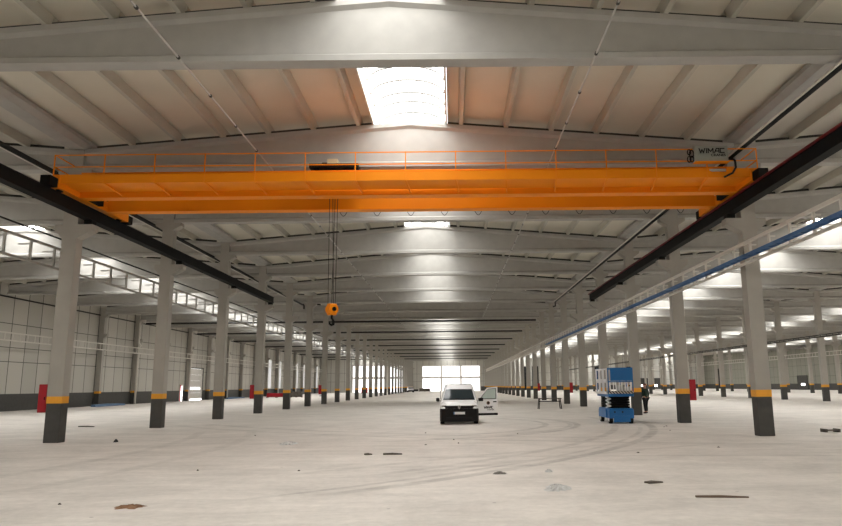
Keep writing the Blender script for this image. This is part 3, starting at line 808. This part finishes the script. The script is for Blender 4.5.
pel = V((0,0,.95), .15); wa = V((0,0,1.12), .135, pel); ch = V((0,0,1.32), .155, wa); nk0 = V((0,0,1.48), .075, ch); nk = V((0,.01,1.54), .055, nk0)
hd0 = V((0,.03,1.62), .085, nk); hd = V((0,.03,1.70), .098, hd0); hd2 = V((0,.02,1.775), .07, hd)
nose = V((0,.125,1.655), .013, hd0)
for s in (-1, 1):
    ear = V((s*.095,.02,1.67), .016, hd)
    sh = V((s*.19,0,1.43), .065, ch); el = V((s*.25,.0-.02,1.15), .043, sh); wr = V((s*.26,.06,.90), .028, el); pm = V((s*.26,.075,.83), .033, wr)
    for i, (dy, L) in enumerate(((.03,.065),(.01,.075),(-.01,.07),(-.03,.055))):
        k1 = V((s*.262, .075+dy, .79), .0095, pm); k2 = V((s*.258, .082+dy, .79-L*.55), .009, k1); V((s*.25, .092+dy, .79-L), .0075, k2)
    t1 = V((s*.245, .115, .83), .011, pm); V((s*.238, .13, .80), .009, t1)
    hp = V((s*.09,0,.90), .10, pel); kn = V((s*.10,.03*s+.02,.50), .062, hp); an = V((s*.10,-.02+.05*s,.10), .042, kn); V((s*.11,.14+.05*s,.045), .035, an)
skin_mesh('body', P, E_, Rr, M['skin'], pr)
jp = [(0,0,.90),(0,0,1.12),(0,0,1.32),(0,0,1.475)]; je = [(0,1),(1,2),(2,3)]; jr = [.175,.165,.182,.09]
for s in (-1, 1):
    b = len(jp); jp += [(s*.19,0,1.43),(s*.25,-.02,1.15),(s*.26,.055,.93)]; je += [(2,b),(b,b+1),(b+1,b+2)]; jr += [.085,.06,.045]
skin_mesh('jacket', jp, je, jr, M['jacket'], pr)
tp = [(0,0,.94)]; te = []; trr = [.165]
for s in (-1, 1):
    b = len(tp); tp += [(s*.09,0,.86),(s*.10,.03*s+.02,.50),(s*.10,-.02+.05*s,.12)]; te += [(0,b),(b,b+1),(b+1,b+2)]; trr += [.118,.082,.068]
skin_mesh('trousers', tp, te, trr, M['trouser'], pr)
for s in (-1, 1):
    skin_mesh('shoe', [(s*.10,-.06+.05*s,.055),(s*.105,.05+.05*s,.05),(s*.11,.17+.05*s,.04)], [(0,1),(1,2)], [.05,.05,.038], M['rubber'], pr)
skin_mesh('hair', [(0,-.02,1.66),(0,-.005,1.735),(0,.01,1.79)], [(0,1),(1,2)], [.085,.108,.07], M['hair'], pr)
for s in (-1, 1): MB().disc((s*.036, .118, 1.70), 'y', .013, .012, 10).build('eye', M['ink'], pr)
MB().box(-.028, .028, .112, .118, 1.600, 1.612).build('mouth', M['redpaint'], pr)

# ------------------------------------------------------------------ litter on the floor
def lump(name, label, cat, x, y, w, d, h, m, seed, n=26):
    rnd = random.Random(seed); mb = MB(); secs = []
    rings = 5
    base = [rnd.uniform(.65, 1.15) for _ in range(n)]
    for r in range(rings + 1):
        f = 1 - r/(rings + .6); z = h * (1 - f*f) + (0 if r == 0 else rnd.uniform(-.1, .1)*h)
        secs.append([(w/2*f*base[i]*rnd.uniform(.88,1.12)*math.cos(2*PI*i/n), d/2*f*base[i]*rnd.uniform(.88,1.12)*math.sin(2*PI*i/n), max(.002, z + rnd.uniform(-.3,.3)*h*(r > 0))) for i in range(n)])
    mb.loft(secs); o = mb.build(name, m, None, loc=(x, y, 0)); return tag(o, label, cat)
def sticks(name, label, cat, x, y, L, w, h, rz, m, parts=1):
    o = MB().loft([[(-L/2,-w/2,.002),(-L/2,w/2,.002),(-L/2,w/2*.8,h),(-L/2,-w/2*.8,h)], [(0,-w/2,.002),(0,w/2*1.1,.002),(0,w/2,h*1.2),(0,-w/2,h*1.1)], [(L/2,-w/2*.7,.002),(L/2,w/2*.6,.002),(L/2,w/2*.5,h*.7),(L/2,-w/2*.5,h*.8)]]).build(name, m, None, loc=(x, y, 0))
    o.rotation_euler = (0,0,rz); return tag(o, label, cat)
lump('dirt_patch', 'flat rust-brown dirt patch on the floor nearest the camera', 'dirt', -4.94, 11.0, .50, .42, .03, M['rust'], 1)['label'] = 'flat rust-brown dirt patch on the pale floor'
lump('plastic_sheet', 'crumpled pale plastic sheet on the floor beside the tyre tracks', 'litter', 1.77, 12.45, .46, .8, .07, M['sheet'], 2)
lump('plastic_sheet', 'white crumpled plastic lying toward the black-girder columns', 'litter', -5.22, 22.5, .62, .9, .07, M['sheet'], 3)
lump('rubble_lump', 'small grey rubble pile lying across the tyre tracks', 'rubble', .93, 14.6, .34, .3, .035, M['rubble'], 4)
lump('rubble_lump', 'small pale rubble bit near the tyre tracks', 'rubble', 1.95, 14.8, .18, .2, .05, M['sheet'], 5)
sticks('scrap_board', 'short dark wooden scrap beside the tyre tracks, past the plastic sheet', 'scrap', 3.62, 13.05, .32, .16, .03, .35, M['bark'])
sticks('scrap_stick', 'long thin brown stick on the floor, cabinet side', 'stick', 4.2, 11.35, .80, .06, .03, -.12, M['wood'])
sticks('scrap_board', 'small dark strip of wood lying in front of the van', 'scrap', -1.61, 18.75, .50, .12, .04, .05, M['bark'])
sticks('scrap_board', 'tiny dark chip of wood in front of the van', 'scrap', -2.25, 18.75, .20, .12, .04, .3, M['bark'])
sticks('scrap_stick', 'dark stick on the floor behind the first black-girder column', 'stick', -17.4, 33.6, .85, .12, .05, -.25, M['bark'])
lump('rubble_lump', 'small dark lump beside the first black-girder column', 'rubble', -11.4, 24.0, .17, .2, .09, M['ink'], 6)
o = MB().box(-.22,.22,-.18,.18,.05,.09).box(-.26,-.20,-.2,.2,.002,.12).box(.20,.26,-.2,.2,.002,.12).build('scrap_tray', M['bark'], None, loc=(13.5, 25.5, 0)); tag(o, 'dark scrap tray on the floor past the first red-girder column', 'scrap')
rnd = random.Random(11)
for k in range(14):
    x, y = rnd.uniform(-9, 9), rnd.uniform(11, 30)
    if 6.5 < x and y > 30: continue
    o = lump('grit_crumb', 'tiny dark crumb of grit scattered on the pale floor', 'grit', x, y, rnd.uniform(.05,.10), rnd.uniform(.05,.12), .025, M['bark'], 40+k, 10); o['group'] = 'grit crumbs on the floor'
sticks('blue_sheet', 'blue folded sheet on the floor along the panel wall, nearer one', 'sheet', -35.9, 73.5, 6.5, .5, .22, PI/2, M['bluesheet'])
sticks('blue_sheet', 'blue folded sheet on the floor along the panel wall, past the dock door', 'sheet', -35.9, 116, 9.0, .5, .22, PI/2, M['bluesheet'])
# far stuff beyond the columns
def crate(label, x, y, w, d, h, m):
    t = thing('pallet_stack', label, 'pallet', (x, y, 0))
    for q in (-w/2+.06, 0, w/2-.06): MB().box(q-.05, q+.05, -d/2, d/2, .0, .1).build('skid', M['wood'], t)
    MB().box(-w/2, w/2, -d/2, d/2, .102, .14).build('deck', M['wood'], t)
    MB().box(-w/2+.05, w/2-.05, -d/2+.05, d/2-.05, .142, h).build('load', m, t, bevel=.04)
crate('red wrapped load on a pallet by the panel wall, far down the aisle', -30.4, 121, 3.2, 1.4, .75, M['redbox'])
crate('dark low load on a pallet beside the far red load', -27.0, 121, 2.0, 1.2, 1.0, M['bark'])
crate('white wrapped load on a pallet, far down the panel-wall aisle', -24.6, 133, 1.2, 1.2, 1.5, M['white'])
crate('red load on a pallet before the tall glazed end opening', -22.5, 178, 1.6, 1.5, 1.5, M['redbox'])
crate('dark load on a pallet in front of the far glazed end', -8.7, 214, 3.4, 2, 1.0, M['bark'])
crate('dark smaller load on a pallet in front of the far glazed end', -11.6, 219, 1.4, 1.6, .7, M['rubber'])
cv = thing('parked_car', 'tiny white car parked far off by the end of the hall', 'car', (-12.0, 196, 0), rz=.15)
MB().loft([[(x, y, .35), (x, y, z1), (-x, y, z1), (-x, y, .35)] for y, x, z1 in ((-2.0,.75,.75),(-1.2,.86,.95),(1.2,.86,1.0),(2.0,.78,.85))]).loft([[(x, y, .95), (x*.8, y*.9, zt), (-x*.8, y*.9, zt), (-x, y, .95)] for y, x, zt in ((-1.1,.8,1.0),(-.5,.8,1.5),(.9,.8,1.5),(1.6,.78,1.0))]).build('body', M['van'], cv)
MB().box(-.7,.7,-1.0,-.96,1.05,1.35).build('windscreen', M['glass'], cv)
MB().box(-.84,.84,-2.06,-2.0,.25,.6).build('bumper', M['plastic'], cv)
for x in (-.78,.78):
    for y in (-1.3,1.3): MB().disc((x,y,.3),'x',.3,.2).build('wheel', M['rubber'], cv)

# doors and lit slots on the far walls
def far_door(n, label, x, y, w, h, axis, m, lit=None):
    t = struct(thing('door_%d' % n, label, 'door', (x, y, 0))); t['kind'] = 'structure'
    def B(u0, u1, t0, t1, z0, z1): return MB().box(u0,u1,-t1,-t0,z0,z1) if axis == 'x' else MB().box(-t1,-t0,u0,u1,z0,z1)
    B(-w/2, w/2, .08, .12, 0, h).build('door_leaf', m, t)
    f = B(-w/2-.15, -w/2, .07, .2, 0, h+.15); f2 = B(w/2, w/2+.15, .07, .2, 0, h+.15); f3 = B(-w/2, w/2, .07, .2, h, h+.15)
    f.add(f2.v, f2.f).add(f3.v, f3.f).build('door_frame', M['base'], t)
    if lit: B(lit[0], lit[1], .125, .14, lit[2], lit[3]).build('door_window', M['lamp'], t)
k = 3
for x, lab in ((24.2, 'first dark tall gate in the far end wall beyond the blue tray'), (27.0, 'second dark tall gate in the far end wall beyond the blue tray'), (47.0, 'third dark tall gate in the far end wall beyond the blue tray')):
    far_door(k, lab, x, YE-.002, 1.9, 7.6, 'x', M['rubber']); k += 1  # black leaf stands in for the dark of an opening
for x, lab in ((62.3, 'grey door with a lit window in the far end wall corner'), (66.4, 'second grey door with a lit window in the far end wall corner')):
    far_door(k, lab, x, YE-.002, 3, 3.4, 'x', M['base'], (-.6, .6, .8, 1.4)); k += 1
for y, lab, lit in ((187, 'grey dock door with a lit slot in the grey wall', (-1.0, .8, 1.0, 1.45)), (166, 'grey dock door with a lit slot in the grey wall, further one', (-1.0, .8, 1.0, 1.45)), (216, 'black tall gate in the grey wall', None)):
    far_door(k, lab, XWR-.002, y, 4.6, 6 if not lit else 3.2, 'y', M['base'] if lit else M['rubber'], lit); k += 1
t = struct(thing('door_2', 'narrow bright doorway with red edge beside the dock door', 'door', (XWL+.002, FY(8)+S*.84, 0))); t['kind'] = 'structure'
MB().box(.0, .1, -.55, -.12, 0, 2.2).build('red_leaf', M['redlight'], t)
MB().box(.0, .08, -.115, .35, 0.02, 2.0).build('daylight_gap', M['lamp'], t)
MB().box(.0, .12, .352, .45, 0, 2.3).box(.0, .12, -.65, -.552, 0, 2.3).box(0, .12, -.55, .35, 2.202, 2.3).build('door_frame', M['palesteel'], t)

# ------------------------------------------------------------------ world, camera, view
w = bpy.data.worlds.new('sky'); scene.world = w; w.use_nodes = True
bg = w.node_tree.nodes['Background']; bg.inputs['Color'].default_value = (.93,.96,1,1); bg.inputs['Strength'].default_value = 2.5
cam = bpy.data.cameras.new('camera'); co = bpy.data.objects.new('camera', cam); COL.objects.link(co); scene.camera = co
F, PX, PY, PITCH, ROLL, CH = 691., 452.18, 259.22, .1807, .00959, 1.772
fwd = Vector((0, math.cos(PITCH), math.sin(PITCH))); right = Vector((1, 0, 0)); down = fwd.cross(right)
r = right*math.cos(ROLL) + down*math.sin(ROLL); dn = -right*math.sin(ROLL) + down*math.cos(ROLL)
co.matrix_world = Matrix(((r.x, -dn.x, -fwd.x, 0), (r.y, -dn.y, -fwd.y, 0), (r.z, -dn.z, -fwd.z, CH), (0, 0, 0, 1)))
cam.sensor_width = 36; cam.sensor_fit = 'HORIZONTAL'; cam.lens = F*36/842
cam.shift_x = -(PX - 421)/842; cam.shift_y = -(263 - PY)/842
cam.clip_end = 600; cam.clip_start = .1
vs = scene.view_settings
vs.view_transform = 'Standard'; vs.look = 'None'; vs.gamma = 1; vs.exposure = 0.0; vs.use_curve_mapping = False
scene.cycles.max_bounces = 10; scene.cycles.diffuse_bounces = 8
scene.cycles.use_denoising = True
